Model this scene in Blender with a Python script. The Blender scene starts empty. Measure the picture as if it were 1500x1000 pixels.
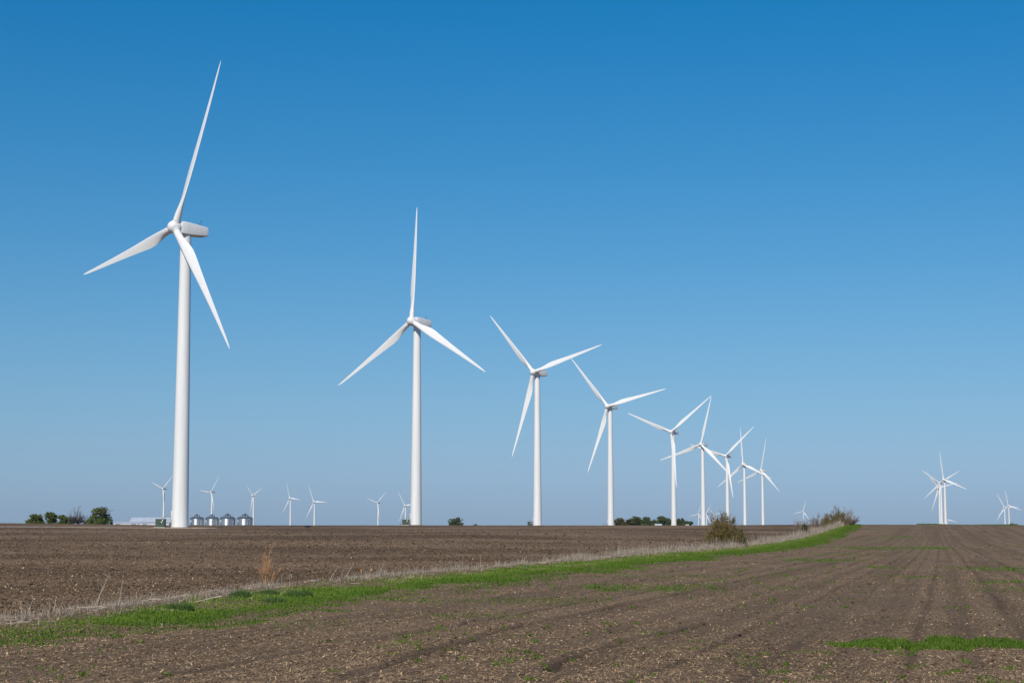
import bpy, math, random
import numpy as np
from mathutils import Matrix, Vector
R_ = math.radians
scene = bpy.context.scene
COL = scene.collection

# ------------------------------------------------------------------ camera
F = 2500.0                       # focal length in photo pixels (1500 wide)
PITCH = math.atan(270 / F)
CZ = 3.0
cam = bpy.data.cameras.new("camera")
cam.lens = 60.0; cam.sensor_width = 36.0; cam.clip_start = 0.5; cam.clip_end = 60000
camo = bpy.data.objects.new("camera", cam); COL.objects.link(camo)
camo.location = (0, 0, CZ); camo.rotation_euler = (R_(90) + PITCH, 0, 0)
scene.camera = camo
# ------------------------------------------------------------------ sky and sun
SUN_EL, SUN_AZ = 41.0, 16.0      # azimuth: degrees left of straight behind the camera
sd = Vector((-math.sin(R_(SUN_AZ)) * math.cos(R_(SUN_EL)), -math.cos(R_(SUN_AZ)) * math.cos(R_(SUN_EL)), math.sin(R_(SUN_EL))))
W = bpy.data.worlds.new("World"); scene.world = W; W.use_nodes = True
nt = W.node_tree; bg = nt.nodes["Background"]
sky = nt.nodes.new("ShaderNodeTexSky"); sky.sky_type = 'NISHITA'; sky.sun_disc = False
sky.sun_elevation = R_(SUN_EL); sky.sun_rotation = math.atan2(sd.x, sd.y)
sky.altitude = 0; sky.air_density = 1.8; sky.dust_density = 0.15; sky.ozone_density = 8.0
# the camera's colour matrix, applied evenly to the whole sky
comb = nt.nodes.new("ShaderNodeCombineColor")
for i, row in enumerate([(.2597, .3316, -.2818), (.0504, .7087, -.1356), (.3587, .1412, .6143)]):
    dp = nt.nodes.new("ShaderNodeVectorMath"); dp.operation = 'DOT_PRODUCT'; dp.inputs[1].default_value = row
    nt.links.new(sky.outputs[0], dp.inputs[0])
    mxn = nt.nodes.new("ShaderNodeMath"); mxn.operation = 'MAXIMUM'; mxn.inputs[1].default_value = 0.0
    nt.links.new(dp.outputs["Value"], mxn.inputs[0]); nt.links.new(mxn.outputs[0], comb.inputs[i])
nt.links.new(comb.outputs[0], bg.inputs[0]); bg.inputs[1].default_value = 0.1
sl = bpy.data.lights.new("sun", 'SUN'); sl.energy = 4.1; sl.angle = R_(0.53); sl.color = (1.0, 0.925, 0.80)
so = bpy.data.objects.new("sun", sl); COL.objects.link(so); so.rotation_euler = sd.to_track_quat('Z', 'Y').to_euler()
so.location = (0, 0, 50)
scene.view_settings.view_transform = 'Standard'; scene.view_settings.look = 'None'
scene.view_settings.exposure = 0.0; scene.view_settings.gamma = 1.0
scene.render.engine = 'CYCLES'

# ------------------------------------------------------------------ helpers
rng = np.random.default_rng(7)
random.seed(5)
def tag(o, label=None, cat=None, group=None, kind=None):
    if label: o["label"] = label
    if cat: o["category"] = cat
    if group: o["group"] = group
    if kind: o["kind"] = kind
    return o
def empty(name, loc, rz=0.0):
    o = bpy.data.objects.new(name, None); COL.objects.link(o)
    o.location = loc; o.rotation_euler = (0, 0, rz); o.empty_display_size = 0.5
    return o
def mesh_np(name, V, F_, mat, parent=None, smooth=False, sharp=None, attrs=None):
    """V (n,3); F_ (m,k) array with k = 3 or 4, or a list of such arrays / lists of index tuples"""
    me = bpy.data.meshes.new(name)
    V = np.asarray(V, np.float32)
    if isinstance(F_, np.ndarray): F_ = [F_]
    if F_ and isinstance(F_[0], np.ndarray):
        idx = np.concatenate([f.ravel() for f in F_]).astype(np.int32)
        sizes = np.concatenate([np.full(len(f), f.shape[1]) for f in F_]).astype(np.int32)
        starts = np.concatenate([[0], np.cumsum(sizes)[:-1]]).astype(np.int32)
        me.vertices.add(len(V)); me.vertices.foreach_set("co", V.ravel())
        me.loops.add(len(idx)); me.loops.foreach_set("vertex_index", idx)
        me.polygons.add(len(sizes)); me.polygons.foreach_set("loop_start", starts)
        me.update(calc_edges=True)
    else:
        me.from_pydata(V.tolist(), [], F_); me.update()
    if attrs:
        for k, a in attrs.items():
            a = np.asarray(a, np.float32)
            if a.ndim == 1:
                at = me.attributes.new(k, 'FLOAT', 'POINT'); at.data.foreach_set("value", a)
            else:
                at = me.attributes.new(k, 'FLOAT_COLOR', 'POINT'); at.data.foreach_set("color", a.ravel())
    if smooth:
        me.shade_smooth()
        if sharp: me.set_sharp_from_angle(angle=R_(sharp))
    else:
        me.shade_flat()
    me.materials.append(mat)
    o = bpy.data.objects.new(name, me); COL.objects.link(o)
    if parent: o.parent = parent
    return o
class MB:
    """collects simple shapes into one mesh"""
    def __init__(s): s.v = []; s.f = []
    def add(s, V, Fs):
        n = len(s.v); s.v += [tuple(p) for p in V]; s.f += [tuple(i + n for i in f) for f in Fs]; return s
    def box(s, c, d, M=None):
        x, y, z = d[0] / 2, d[1] / 2, d[2] / 2
        V = [Vector((c[0] + i * x, c[1] + j * y, c[2] + k * z)) for i in (-1, 1) for j in (-1, 1) for k in (-1, 1)]
        if M: V = [M @ v for v in V]
        return s.add(V, [(0, 1, 3, 2), (4, 6, 7, 5), (0, 4, 5, 1), (2, 3, 7, 6), (0, 2, 6, 4), (1, 5, 7, 3)])
    def loft(s, rings, cap=True):
        n = len(rings[0]); V = [p for r in rings for p in r]; Fs = []
        for a in range(len(rings) - 1):
            for i in range(n):
                j = (i + 1) % n; Fs.append((a * n + i, a * n + j, (a + 1) * n + j, (a + 1) * n + i))
        if cap: Fs += [tuple(range(n - 1, -1, -1)), tuple((len(rings) - 1) * n + i for i in range(n))]
        return s.add(V, Fs)
    def lathe(s, prof, n=32, axis='Z', c=(0, 0, 0), cap=True):
        rings = []
        for r, h in prof:
            ring = []
            for i in range(n):
                a = 2 * math.pi * i / n; u, v = r * math.cos(a), r * math.sin(a)
                p = (u, v, h) if axis == 'Z' else (v, h, u)
                ring.append((p[0] + c[0], p[1] + c[1], p[2] + c[2]))
            rings.append(ring)
        return s.loft(rings, cap)
    def tube(s, p0, p1, r0, r1=None, n=6):
        r1 = r0 if r1 is None else r1
        p0, p1 = Vector(p0), Vector(p1); d = (p1 - p0).normalized()
        a = d.orthogonal().normalized(); b = d.cross(a)
        rings = [[p + (a * math.cos(t) + b * math.sin(t)) * r for t in [2 * math.pi * i / n for i in range(n)]] for p, r in ((p0, r0), (p1, r1))]
        return s.loft(rings)
    def build(s, name, mat, parent=None, smooth=False, sharp=35):
        return mesh_np(name, np.array([tuple(v) for v in s.v]), s.f, mat, parent, smooth, sharp)
def tubes_np(S, nside=3):
    """S: array (n,8) p0,p1,r0,r1 -> verts, quads"""
    S = np.asarray(S, float); p0, p1, r0, r1 = S[:, :3], S[:, 3:6], S[:, 6], S[:, 7]
    d = p1 - p0; d /= np.linalg.norm(d, axis=1)[:, None] + 1e-9
    ref = np.where(np.abs(d[:, 2:3]) > .9, np.array([[1., 0, 0]]), np.array([[0, 0, 1.]]))
    a = np.cross(d, ref); a /= np.linalg.norm(a, axis=1)[:, None] + 1e-9; b = np.cross(d, a)
    V = []
    for p, r in ((p0, r0), (p1, r1)):
        for i in range(nside):
            t = 2 * math.pi * i / nside; V.append(p + (a * math.cos(t) + b * math.sin(t)) * r[:, None])
    V = np.stack(V, 1)                       # n, 2*nside, 3
    base = (np.arange(len(S)) * 2 * nside)[:, None]
    Q = np.concatenate([base + np.array([[i, (i + 1) % nside, nside + (i + 1) % nside, nside + i]]) for i in range(nside)])
    return V.reshape(-1, 3), Q
def quads_np(C, U, Vv):
    """centre, half-vector u, half-vector v -> verts, quads"""
    V = np.stack([C - U - Vv, C + U - Vv, C + U + Vv, C - U + Vv], 1).reshape(-1, 3)
    return V, np.arange(len(C) * 4).reshape(-1, 4)
def sstep(a, b, x): t = np.clip((x - a) / (b - a), 0, 1); return t * t * (3 - 2 * t)
def lerp(a, b, t): return a + (b - a) * t
def hsh(ix, iy, seed):
    h = (ix.astype(np.int64) * 374761393 + iy.astype(np.int64) * 668265263 + seed * 1442695041) & 0xffffffff
    h = ((h ^ (h >> 13)) * 1274126177) & 0xffffffff; h = h ^ (h >> 16)
    return (h & 0xffffff) / float(0xffffff)
def vnoise(x, y, seed=0):
    ix, iy = np.floor(x), np.floor(y); fx, fy = x - ix, y - iy
    fx = fx * fx * (3 - 2 * fx); fy = fy * fy * (3 - 2 * fy)
    a, b = hsh(ix, iy, seed), hsh(ix + 1, iy, seed); c, d = hsh(ix, iy + 1, seed), hsh(ix + 1, iy + 1, seed)
    return lerp(lerp(a, b, fx), lerp(c, d, fx), fy) * 2 - 1
# ------------------------------------------------------------------ the lie of the land
FEN = np.array([(-80, -22.), (20, -18.5), (50, -15.0), (68, -12.6), (80.6, -11.5), (97, -7.6), (115, -2.6), (160, 10.0), (227, 28.6), (290, 43.5), (380, 65.5), (470, 87.5), (570, 111.), (700, 140.), (26000, 6200.)])
def fence_x(y): return np.interp(y, FEN[:, 0], FEN[:, 1])
YK = [700, 885, 1120, 1400, 2000, 2600, 4200, 5000, 7000, 26000]
ZK = [3.2, 3.0, 2.3, -.2, -2, -4.5, -9.5, -16, -26, -95]
def base_z(x, y):
    x = np.asarray(x, float); y = np.asarray(y, float)
    fx = fence_x(y)
    wl = sstep(0, 60, fx - x)
    crR = 3.5 - .35 * sstep(.25, .3, x / np.maximum(y, 50)); 
    zr = crR * sstep(280, 600, y)
    crL = 3.22 + .75 * sstep(-105, -185, x * 600 / np.maximum(y, 300))
    zl = crL * sstep(120, 610, y)
    z = lerp(zr, zl, wl)
    far = np.interp(y, YK, ZK) - 3.2
    zf = z + far * sstep(610, 720, y)
    z = np.where(y > 720, np.minimum(3.2, z) * sstep(1300, 720, y) + np.interp(y, YK, ZK) - 3.2 * sstep(1300, 720, y), zf)
    z = z + .07 * vnoise(x / 30, y / 45, 3) * sstep(500, 250, y)
    return z
GROOVES = []
def seg_dist(x, y, P):
    best = np.full(x.shape, 1e9)
    for (x0, y0), (x1, y1) in zip(P[:-1], P[1:]):
        dx, dy = x1 - x0, y1 - y0; t = np.clip(((x - x0) * dx + (y - y0) * dy) / (dx * dx + dy * dy), 0, 1)
        best = np.minimum(best, np.hypot(x - x0 - t * dx, y - y0 - t * dy))
    return best
def P2G(px, py):
    """point of the ground seen at a photo pixel"""
    cy, sy = math.cos(PITCH), math.sin(PITCH)
    u, v = (px - 750) / F, (500 - py) / F
    d = Vector((u, cy - v * sy, sy + v * cy))
    t = 15.0
    for i in range(6000):
        x, y, z = d.x * t, d.y * t, CZ + d.z * t
        if z < float(base_z(np.array(x), np.array(y))): break
        t += max(.05, t * .0015)
        if y > 640: break
    return (x, y)
GROOVES.append([P2G(*p) for p in [(505, 996), (600, 964), (700, 936), (760, 917), (850, 901), (915, 885), (1000, 868), (1080, 851), (1150, 838), (1225, 824)]])
GROOVES.append([P2G(*p) for p in [(806, 985), (822, 968), (850, 958), (880, 951), (905, 943), (960, 931), (1040, 914)]])
def rowc(x, y):
    c0 = x - .24 * y
    return x - y * (.24 + .045 * np.clip((6 - c0) / 14, 0, 1))
TR = [-19, -16.4, -13.1, -10.9, -8.6, -6.9, -4.6, -3.1, -1.2, .42, 2.2, 4.4, 6.1, 8.5, 10.8, 13, 15.6, 18]
def tracks(x, y):
    c = rowc(x, y) + .12 * vnoise(x / 6, y / 9, 11); t = np.zeros_like(c)
    for i, k in enumerate(TR):
        w = .16 + .12 * math.sin(i * 2.3) ** 2
        t = np.maximum(t, np.exp(-((c - k) / w) ** 2) * (.6 + .4 * math.sin(i * 1.7) ** 2))
    return t * (.85 + .3 * vnoise(x / 4, y / 14, 12))
def bands(x, y):
    """0..1: broad passes along the rows with less litter"""
    c = rowc(x, y); return sstep(-.15, .45, vnoise(c / 1.15, y / 70, 13) + .35 * vnoise(c / .4, y / 25, 14))
def disp(x, y):
    """clods, rows and wheel ruts"""
    fx = fence_x(y); left = sstep(-.3, 1.0, fx - x); right = sstep(0, 2.0, x - fx)
    near = sstep(330, 120, y); mid = sstep(60, 140, y) * sstep(650, 560, y)
    z = np.zeros_like(x)
    sm = np.abs(x) < .8 * np.maximum(y, 10)
    n1 = vnoise(x / .22, y / .30, 1); n2 = vnoise(x / .55, y / .7, 2); n3 = vnoise(x / 1.7, y / 2.2, 5)
    n4 = vnoise(x / .75, y / (1.0 + y / 160), 6)
    z += left * near * (.065 * n1 + .065 * n2 + .045 * n3) + left * mid * .085 * n4 + right * mid * .035 * n4
    z += right * near * (.016 * n1 + .018 * n2 + .03 * n3 - .04 * tracks(x, y) + .012 * np.cos(rowc(x, y) * 2 * math.pi / .76))
    berm = np.exp(-((x - fx) / 1.1) ** 2)
    z += berm * .22 * sstep(600, 250, y)
    for g in GROOVES:
        m = (y < 170) & (y > 28)
        dd = seg_dist(x[m], y[m], g) if m.any() else None
        if dd is not None:
            w = .75 + .4 * vnoise(x[m] / .9, y[m] / 1.8, 21)
            z[m] += -.15 * w * np.exp(-(dd / .15) ** 2) + .06 * w * np.exp(-((dd - .33) / .14) ** 2)
    return z
def H(x, y):
    x = np.atleast_1d(np.asarray(x, float)); y = np.atleast_1d(np.asarray(y, float))
    return base_z(x, y) + disp(x, y)
def Hs(x, y): return float(H(x, y)[0])

# green growth on the ground: the strip along the fence row and streaks of weeds (world ellipses)
SW = np.array([(20, 1.2), (42, 1.9), (50, 4.0), (68, 6.6), (96, 8.0), (140, 8.2), (200, 7.4), (280, 7.2), (400, 6.2), (520, 4.4), (570, 3), (600, 1.5), (620, .5), (900, .5)])
STREAK = []
def streak(x0, x1, yc, hh, dens, rag=.5):
    a, b = P2G(x0, yc), P2G(x1, yc); n0, n1 = P2G((x0 + x1) / 2, yc - hh), P2G((x0 + x1) / 2, yc + hh)
    STREAK.append(((a[0] + b[0]) / 2, (a[1] + b[1]) / 2, abs(b[0] - a[0]) / 2, max(.4, abs(n0[1] - n1[1]) / 2), dens, rag))
for s in [(1180, 1690, 944, 8.5, 1.35, .55), (790, 1085, 861, 7, .62), (640, 900, 880, 6, .3), (560, 800, 902, 6, .25), (860, 1130, 845, 4, .3), (1125, 1275, 820, 2.6, .75), (1160, 1420, 802, 2.2, .85),
          (1240, 1330, 790, 2.5, .5), (1262, 1330, 831, 2, .6), (1360, 1600, 832, 1.8, .75), (1405, 1620, 836, 2, .6), (1275, 1375, 844, 3.2, .55), (1385, 1620, 852, 3, .6), (1370, 1560, 864, 6, .35),
          (1270, 1375, 786, 1.8, .7), (1250, 1300, 775, 1.2, .7), (1300, 1340, 779, 1.5, .45), (1460, 1495, 800, 1.5, .6), (1110, 1180, 862, 3, .45), (1000, 1110, 872, 3, .3), (1180, 1290, 812, 3, .3), (1400, 1480, 783, 1.2, .25)]:
    streak(*s)
def green(x, y):
    fx = fence_x(y); s = x - fx; w = np.interp(y, SW[:, 0], SW[:, 1])
    n = vnoise(x / 1.6, y / 3.5, 31) * .6 + vnoise(x / .6, y / 1.1, 32) * .4
    n5 = vnoise(x / 3.5, y / 11, 34) * .6 + vnoise(x / 1.1, y / 2.5, 35) * .5
    g = sstep(.3, 1.1, s + .6 * n) * sstep(w + 2.6, w - 3.0, s + 1.9 * n + 3.6 * n5)
    g = g * (1 - .6 * sstep(.2, .55, vnoise(x / 2.2, y / 7, 33) + .4 * n) * sstep(4.5, .8, s))        # straw and bare gaps at the foot of the fence row
    g = g * (1 - .72 * sstep(.15, .5, vnoise(x / 2.6, y / 8, 36) + .3 * n))
    g = np.maximum(g, .32 * sstep(.1, .5, n) * sstep(w + 8, w - 1, s) * (s > 0) * sstep(140, 90, y))
    for cx, cy, hx, hy, de, rag in STREAK:
        q = ((x - cx) / hx) ** 2 + ((y - cy) / hy) ** 2
        m = q < 2.2
        if m.any():
            nn = vnoise(x[m] / (.6 + hx * .10), y[m] / (.9 + hy * .45), 41) * .75 + vnoise(x[m] / .6, y[m] / (1.0 + hy * .12), 42) * .5
            g[m] = np.maximum(g[m], np.clip(de * sstep(1.35, .25, q[m] + 1.5 * rag * nn + .25) * (1 - .6 * rag * (nn > .1)), 0, 1))
    return np.clip(g, 0, 1)

# ------------------------------------------------------------------ materials
def new_mat(name):
    m = bpy.data.materials.new(name); m.use_nodes = True
    return m, m.node_tree, m.node_tree.nodes["Principled BSDF"]
def N(t, typ, **k):
    n = t.nodes.new(typ)
    for a, b in k.items(): setattr(n, a, b)
    return n
def mixc(t, fac, a, b):
    n = N(t, "ShaderNodeMix", data_type='RGBA')
    for s, v in ((n.inputs[0], fac), (n.inputs[6], a), (n.inputs[7], b)):
        if hasattr(v, "links"): t.links.new(v, s)
        else: s.default_value = v if isinstance(v, (int, float)) else (*v, 1)
    return n.outputs[2]
def mth(t, op, a, b=0.0, clamp=False):
    n = N(t, "ShaderNodeMath", operation=op); n.use_clamp = clamp
    for s, v in ((n.inputs[0], a), (n.inputs[1], b)):
        if hasattr(v, "links"): t.links.new(v, s)
        else: s.default_value = v
    return n.outputs[0]
def noise(t, scale, detail=4, vec=None, rough=.55):
    n = N(t, "ShaderNodeTexNoise"); n.inputs["Scale"].default_value = scale; n.inputs["Detail"].default_value = detail
    n.inputs["Roughness"].default_value = rough
    if vec is not None: t.links.new(vec, n.inputs["Vector"])
    return n.outputs[0]
def ramp(t, fac, stops):
    n = N(t, "ShaderNodeMapRange"); n.inputs[1].default_value = stops[0]; n.inputs[2].default_value = stops[1]
    t.links.new(fac, n.inputs[0]); return n.outputs[0]
def coords(t, sc=(1, 1, 1)):
    c = N(t, "ShaderNodeTexCoord"); mp = N(t, "ShaderNodeMapping"); mp.inputs["Scale"].default_value = sc
    t.links.new(c.outputs["Object"], mp.inputs[0]); return mp.outputs[0]
def simple(name, col, rough=.5, metal=0.0, col2=None, scale=2.0, detail=4, bump=0.0, sc=(1, 1, 1), spec=.5):
    m, t, b = new_mat(name); v = coords(t, sc)
    n = noise(t, scale, detail, v)
    c2 = col2 or tuple(c * .85 for c in col)
    t.links.new(mixc(t, ramp(t, n, (.35, .65)), col, c2), b.inputs["Base Color"])
    b.inputs["Roughness"].default_value = rough; b.inputs["Metallic"].default_value = metal
    b.inputs["Specular IOR Level"].default_value = spec
    if bump:
        bn = N(t, "ShaderNodeBump"); bn.inputs["Strength"].default_value = bump; bn.inputs["Distance"].default_value = .05
        t.links.new(n, bn.inputs["Height"]); t.links.new(bn.outputs[0], b.inputs["Normal"])
    return m
def foliage(name, ca, cb, cc=None, transl=.25, rough=.6):
    """colour runs over the per-leaf attribute 'tint'"""
    m, t, b = new_mat(name)
    a = N(t, "ShaderNodeAttribute", attribute_name="tint")
    c = mixc(t, a.outputs["Fac"], ca, cb)
    if cc: c = mixc(t, ramp(t, a.outputs["Fac"], (.85, .98)), c, cc)
    t.links.new(c, b.inputs["Base Color"]); b.inputs["Roughness"].default_value = rough
    b.inputs["Specular IOR Level"].default_value = .25
    if transl:
        tr = N(t, "ShaderNodeBsdfTranslucent"); t.links.new(c, tr.inputs[0])
        mx = N(t, "ShaderNodeMixShader"); mx.inputs[0].default_value = transl
        t.links.new(b.outputs[0], mx.inputs[1]); t.links.new(tr.outputs[0], mx.inputs[2])
        t.links.new(mx.outputs[0], t.nodes["Material Output"].inputs[0])
    return m
def ground_mat():
    m, t, b = new_mat("field_soil")
    at = N(t, "ShaderNodeAttribute", attribute_name="mask"); sp = N(t, "ShaderNodeSeparateColor"); t.links.new(at.outputs["Color"], sp.inputs[0])
    left, grn, trk = sp.outputs[0], sp.outputs[1], sp.outputs[2]
    v = coords(t); vs = coords(t, (1, .35, 1)); vb = coords(t, (.3, .55, 1))
    n_f = noise(t, 9, 5, v, .7); n_m = noise(t, 1.1, 5, v); n_b = noise(t, .05, 4, vb); n_s = noise(t, 28, 3, v, .7)
    n_u = noise(t, .25, 4, vs, .6)
    # tilled soil on the left: dark clods and pale dry crumbs
    L1 = mixc(t, ramp(t, n_f, (.32, .7)), (0.047, 0.029, 0.017), (0.175, 0.112, 0.064))
    L1 = mixc(t, ramp(t, n_b, (.42, .58)), L1, mixc(t, ramp(t, n_f, (.3, .65)), (0.111, 0.072, 0.044), (0.281, 0.187, 0.114)))
    R1 = mixc(t, ramp(t, n_f, (.3, .7)), (0.125, 0.083, 0.050), (0.292, 0.198, 0.121))
    R1 = mixc(t, mth(t, 'MULTIPLY', ramp(t, n_u, (.35, .7)), .6), R1, (0.106, 0.070, 0.043))
    R1 = mixc(t, mth(t, 'MULTIPLY', trk, .82), R1, (0.061, 0.040, 0.025))
    straw = ramp(t, n_s, (.56, .68))
    R1 = mixc(t, mth(t, 'MULTIPLY', straw, mth(t, 'SUBTRACT', .75, trk), True), R1, (0.424, 0.300, 0.178))
    L1 = mixc(t, mth(t, 'MULTIPLY', ramp(t, n_s, (.66, .74)), .7), L1, (0.350, 0.240, 0.134))
    c = mixc(t, left, R1, L1)
    gm = mth(t, 'ADD', grn, mth(t, 'MULTIPLY', mth(t, 'SUBTRACT', n_m, .5), .9))
    gcol = mixc(t, ramp(t, n_f, (.3, .7)), (.050, .095, .012), (.13, .21, .020))
    c = mixc(t, ramp(t, gm, (.42, .75)), c, gcol)
    t.links.new(c, b.inputs["Base Color"]); b.inputs["Roughness"].default_value = .95; b.inputs["Specular IOR Level"].default_value = .1
    bn = N(t, "ShaderNodeBump"); bn.inputs["Strength"].default_value = .8; bn.inputs["Distance"].default_value = .05
    t.links.new(mth(t, 'ADD', n_f, mth(t, 'MULTIPLY', n_s, .4)), bn.inputs["Height"]); t.links.new(bn.outputs[0], b.inputs["Normal"])
    return m
M = {}
M['ground'] = ground_mat()
M['white'] = simple("white_turbine_paint", (.83, .82, .80), .38, 0, (.765, .76, .745), .9, 4, sc=(1, 1, .06))
M['blade'] = simple("white_blade_gelcoat", (.83, .82, .805), .32, 0, (.785, .78, .765), .4, 3)
M['seal'] = simple("grey_seal", (.28, .28, .29), .6)
M['dark'] = simple("dark_metal", (.05, .05, .055), .5)
M['green_box'] = simple("green_cabinet_paint", (.055, .085, .06), .5, 0, (.045, .07, .05), 1.5)
M['sticker'] = simple("white_sticker", (.75, .75, .72), .5)
M['concrete'] = simple("concrete", (.42, .39, .34), .9, 0, (.33, .30, .26), 1.5, 5)
M['gravel'] = simple("pale_gravel", (.47, .40, .32), .95, 0, (.30, .24, .19), 2.2, 6, bump=.4)
M['galv'] = simple("galvanised_steel", (.62, .65, .68), .34, .85, (.50, .53, .56), .8, 3, sc=(1, 1, .3))
M['galv_roof'] = simple("galvanised_roof", (.15, .185, .235), .5, .35, (.11, .14, .18), .8, 3)
M['barn_white'] = simple("white_barn_siding", (.78, .78, .77), .5, 0, (.70, .70, .70), .4)
M['barn_roof'] = simple("pale_metal_roof", (.62, .66, .72), .45, .2, (.54, .58, .64), .3)
M['glass'] = simple("window_glass", (.05, .06, .07), .1)
M['bark'] = simple("bark", (.12, .095, .075), .9, 0, (.08, .062, .05), 4, bump=.3)
M['bark_pale'] = simple("pale_bark", (.30, .235, .18), .9, 0, (.19, .14, .11), 4)
M['bark_orange'] = simple("orange_bark", (.50, .27, .12), .85, 0, (.34, .17, .08), 6)
M['leaf'] = foliage("tree_leaves", (.12, .17, .045), (.22, .28, .07), transl=.5)
M['leaf_hazed'] = foliage("haze_tinted_leaves", (.105, .15, .06), (.18, .23, .085), transl=.5)  # far leaves tinted bluer: distance haze mixed into their colour
M['leaf_brown'] = foliage("brownish_leaves", (.095, .095, .050), (.155, .145, .075), transl=.2)
M['cedar'] = foliage("cedar_needles", (.020, .030, .010), (.075, .085, .022), transl=.1)
M['bud'] = foliage("olive_buds", (.155, .122, .028), (.275, .215, .048), transl=.25)
M['grass'] = foliage("green_grass", (.070, .135, .012), (.195, .285, .032), (.36, .33, .14), transl=.35)
M['weed'] = foliage("dark_weed_leaves", (.085, .150, .042), (.170, .265, .075), transl=.4)
M['dry'] = foliage("dry_grass_stems", (.23, .185, .145), (.56, .465, .365), (.66, .53, .36), transl=.15)
M['straw'] = foliage("crop_residue", (0.138, 0.090, 0.053), (0.445, 0.300, 0.169), (0.700, 0.500, 0.276), transl=.1)
M['clod'] = foliage('soil_lumps', (0.053, 0.034, 0.021), (0.185, 0.122, 0.076), transl=0, rough=.95)
M['orange'] = simple("orange_marker_paint", (.65, .25, .03), .6)
M['wood'] = simple("weathered_stake", (.30, .25, .2), .8)

# ------------------------------------------------------------------ the ground: one sheet to the horizon
def build_ground():
    u = np.concatenate([-np.geomspace(4, .37, 26), np.linspace(-.35, .35, 760), np.geomspace(.37, 4, 26)])
    ys = [-600., -400, -250, -150, -110, -75, -45, -20, 0, 12, 20]
    y = 26.0
    while y < 9000:
        ys.append(y)
        y += max(.15, .0040 * y) if y < 640 else (.01 * y if y < 720 else .05 * y)
    ys = np.array(ys)
    w = np.where(ys < 0, 62, ys * 1.0 + 62)
    w = np.where(ys > 60, ys * .96 + 65, w)
    X = u[None, :] * w[:, None]; Y = np.repeat(ys[:, None], len(u), 1)
    X = np.clip(X, -5200, 5200)
    x, y = X.ravel(), Y.ravel()
    z = H(x, y)
    fx = fence_x(y)
    col = np.zeros((len(x), 4), np.float32); col[:, 3] = 1
    col[:, 0] = sstep(-.6, .6, fx - x)
    col[:, 1] = green(x, y) * .95 * sstep(900, 700, y)
    tk = .8 * np.maximum(tracks(x, y), .4 * bands(x, y)) * sstep(1, 3, x - fx)
    for g in GROOVES: tk = np.maximum(tk, 1.3 * np.exp(-(seg_dist(x, y, g) / .17) ** 2) * (.75 + .35 * vnoise(x / .7, y / 1.6, 22)))  # furrow shade put into the colour, as the sun leaves little there
    col[:, 2] = np.clip(tk, 0, 1)
    nr, nc = X.shape; i = np.arange((nr - 1) * nc).reshape(nr - 1, nc)[:, :-1].ravel()
    Q = np.stack([i, i + 1, i + nc + 1, i + nc], 1)
    o = mesh_np("ground", np.stack([x, y, z], 1), Q, M['ground'], smooth=True, attrs={"mask": col})
    tag(o, kind="structure"); return o
build_ground()

def strip_sheet(name, pts, wid, mat, lift=.03, kind="structure", n=60):
    pts = np.array(pts, float); t = np.linspace(0, len(pts) - 1, n); cx = np.interp(t, range(len(pts)), pts[:, 0]); cy = np.interp(t, range(len(pts)), pts[:, 1])
    dx, dy = np.gradient(cx), np.gradient(cy); L = np.hypot(dx, dy); nx, ny = -dy / L, dx / L
    cols = np.linspace(-1, 1, 7); rag = .12 * rng.standard_normal(n)
    X = cx[:, None] + nx[:, None] * cols[None] * (wid / 2) * (1 + rag[:, None] * np.abs(cols)); Y = cy[:, None] + ny[:, None] * cols[None] * (wid / 2) * (1 + rag[:, None] * np.abs(cols))
    Z = base_z(X, Y) + lift + .1 * (1 - cols[None] ** 2)
    m = len(cols); i = np.arange((n - 1) * m).reshape(n - 1, m)[:, :-1].ravel(); Q = np.stack([i, i + 1, i + m + 1, i + m], 1)
    return tag(mesh_np(name, np.stack([X.ravel(), Y.ravel(), Z.ravel()], 1), Q, mat, smooth=True), kind=kind)
T1X, T1Y = -86.4, 447.2
strip_sheet("gravel_road", [(-210, 424), (-150, 425.5), (-118, 431), (-100, 439), (-92, 443)], 4.0, M['gravel'])
def pad():
    n = 48; V = [(T1X, T1Y, 0)]; Fs = []
    for ring, rr in enumerate((.5, .85, 1.0)):
        for i in range(n):
            a = 2 * math.pi * i / n; w = 1 + .06 * math.sin(3 * a + 1) + .04 * math.sin(7 * a)
            V.append((T1X + .3 + 8.8 * rr * w * math.cos(a), T1Y - .5 + 6.5 * rr * w * math.sin(a), 0))
    V = np.array(V); V[:, 2] = base_z(V[:, 0], V[:, 1]) + .16; V[-n:, 2] -= .15
    Fs = [(0, 1 + i, 1 + (i + 1) % n) for i in range(n)]
    for r in range(2):
        Fs += [(1 + r * n + i, 1 + (r + 1) * n + i, 1 + (r + 1) * n + (i + 1) % n, 1 + r * n + (i + 1) % n) for i in range(n)]
    tag(mesh_np("gravel_pad", V, Fs, M['gravel'], smooth=True), kind="structure")
pad()

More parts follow.
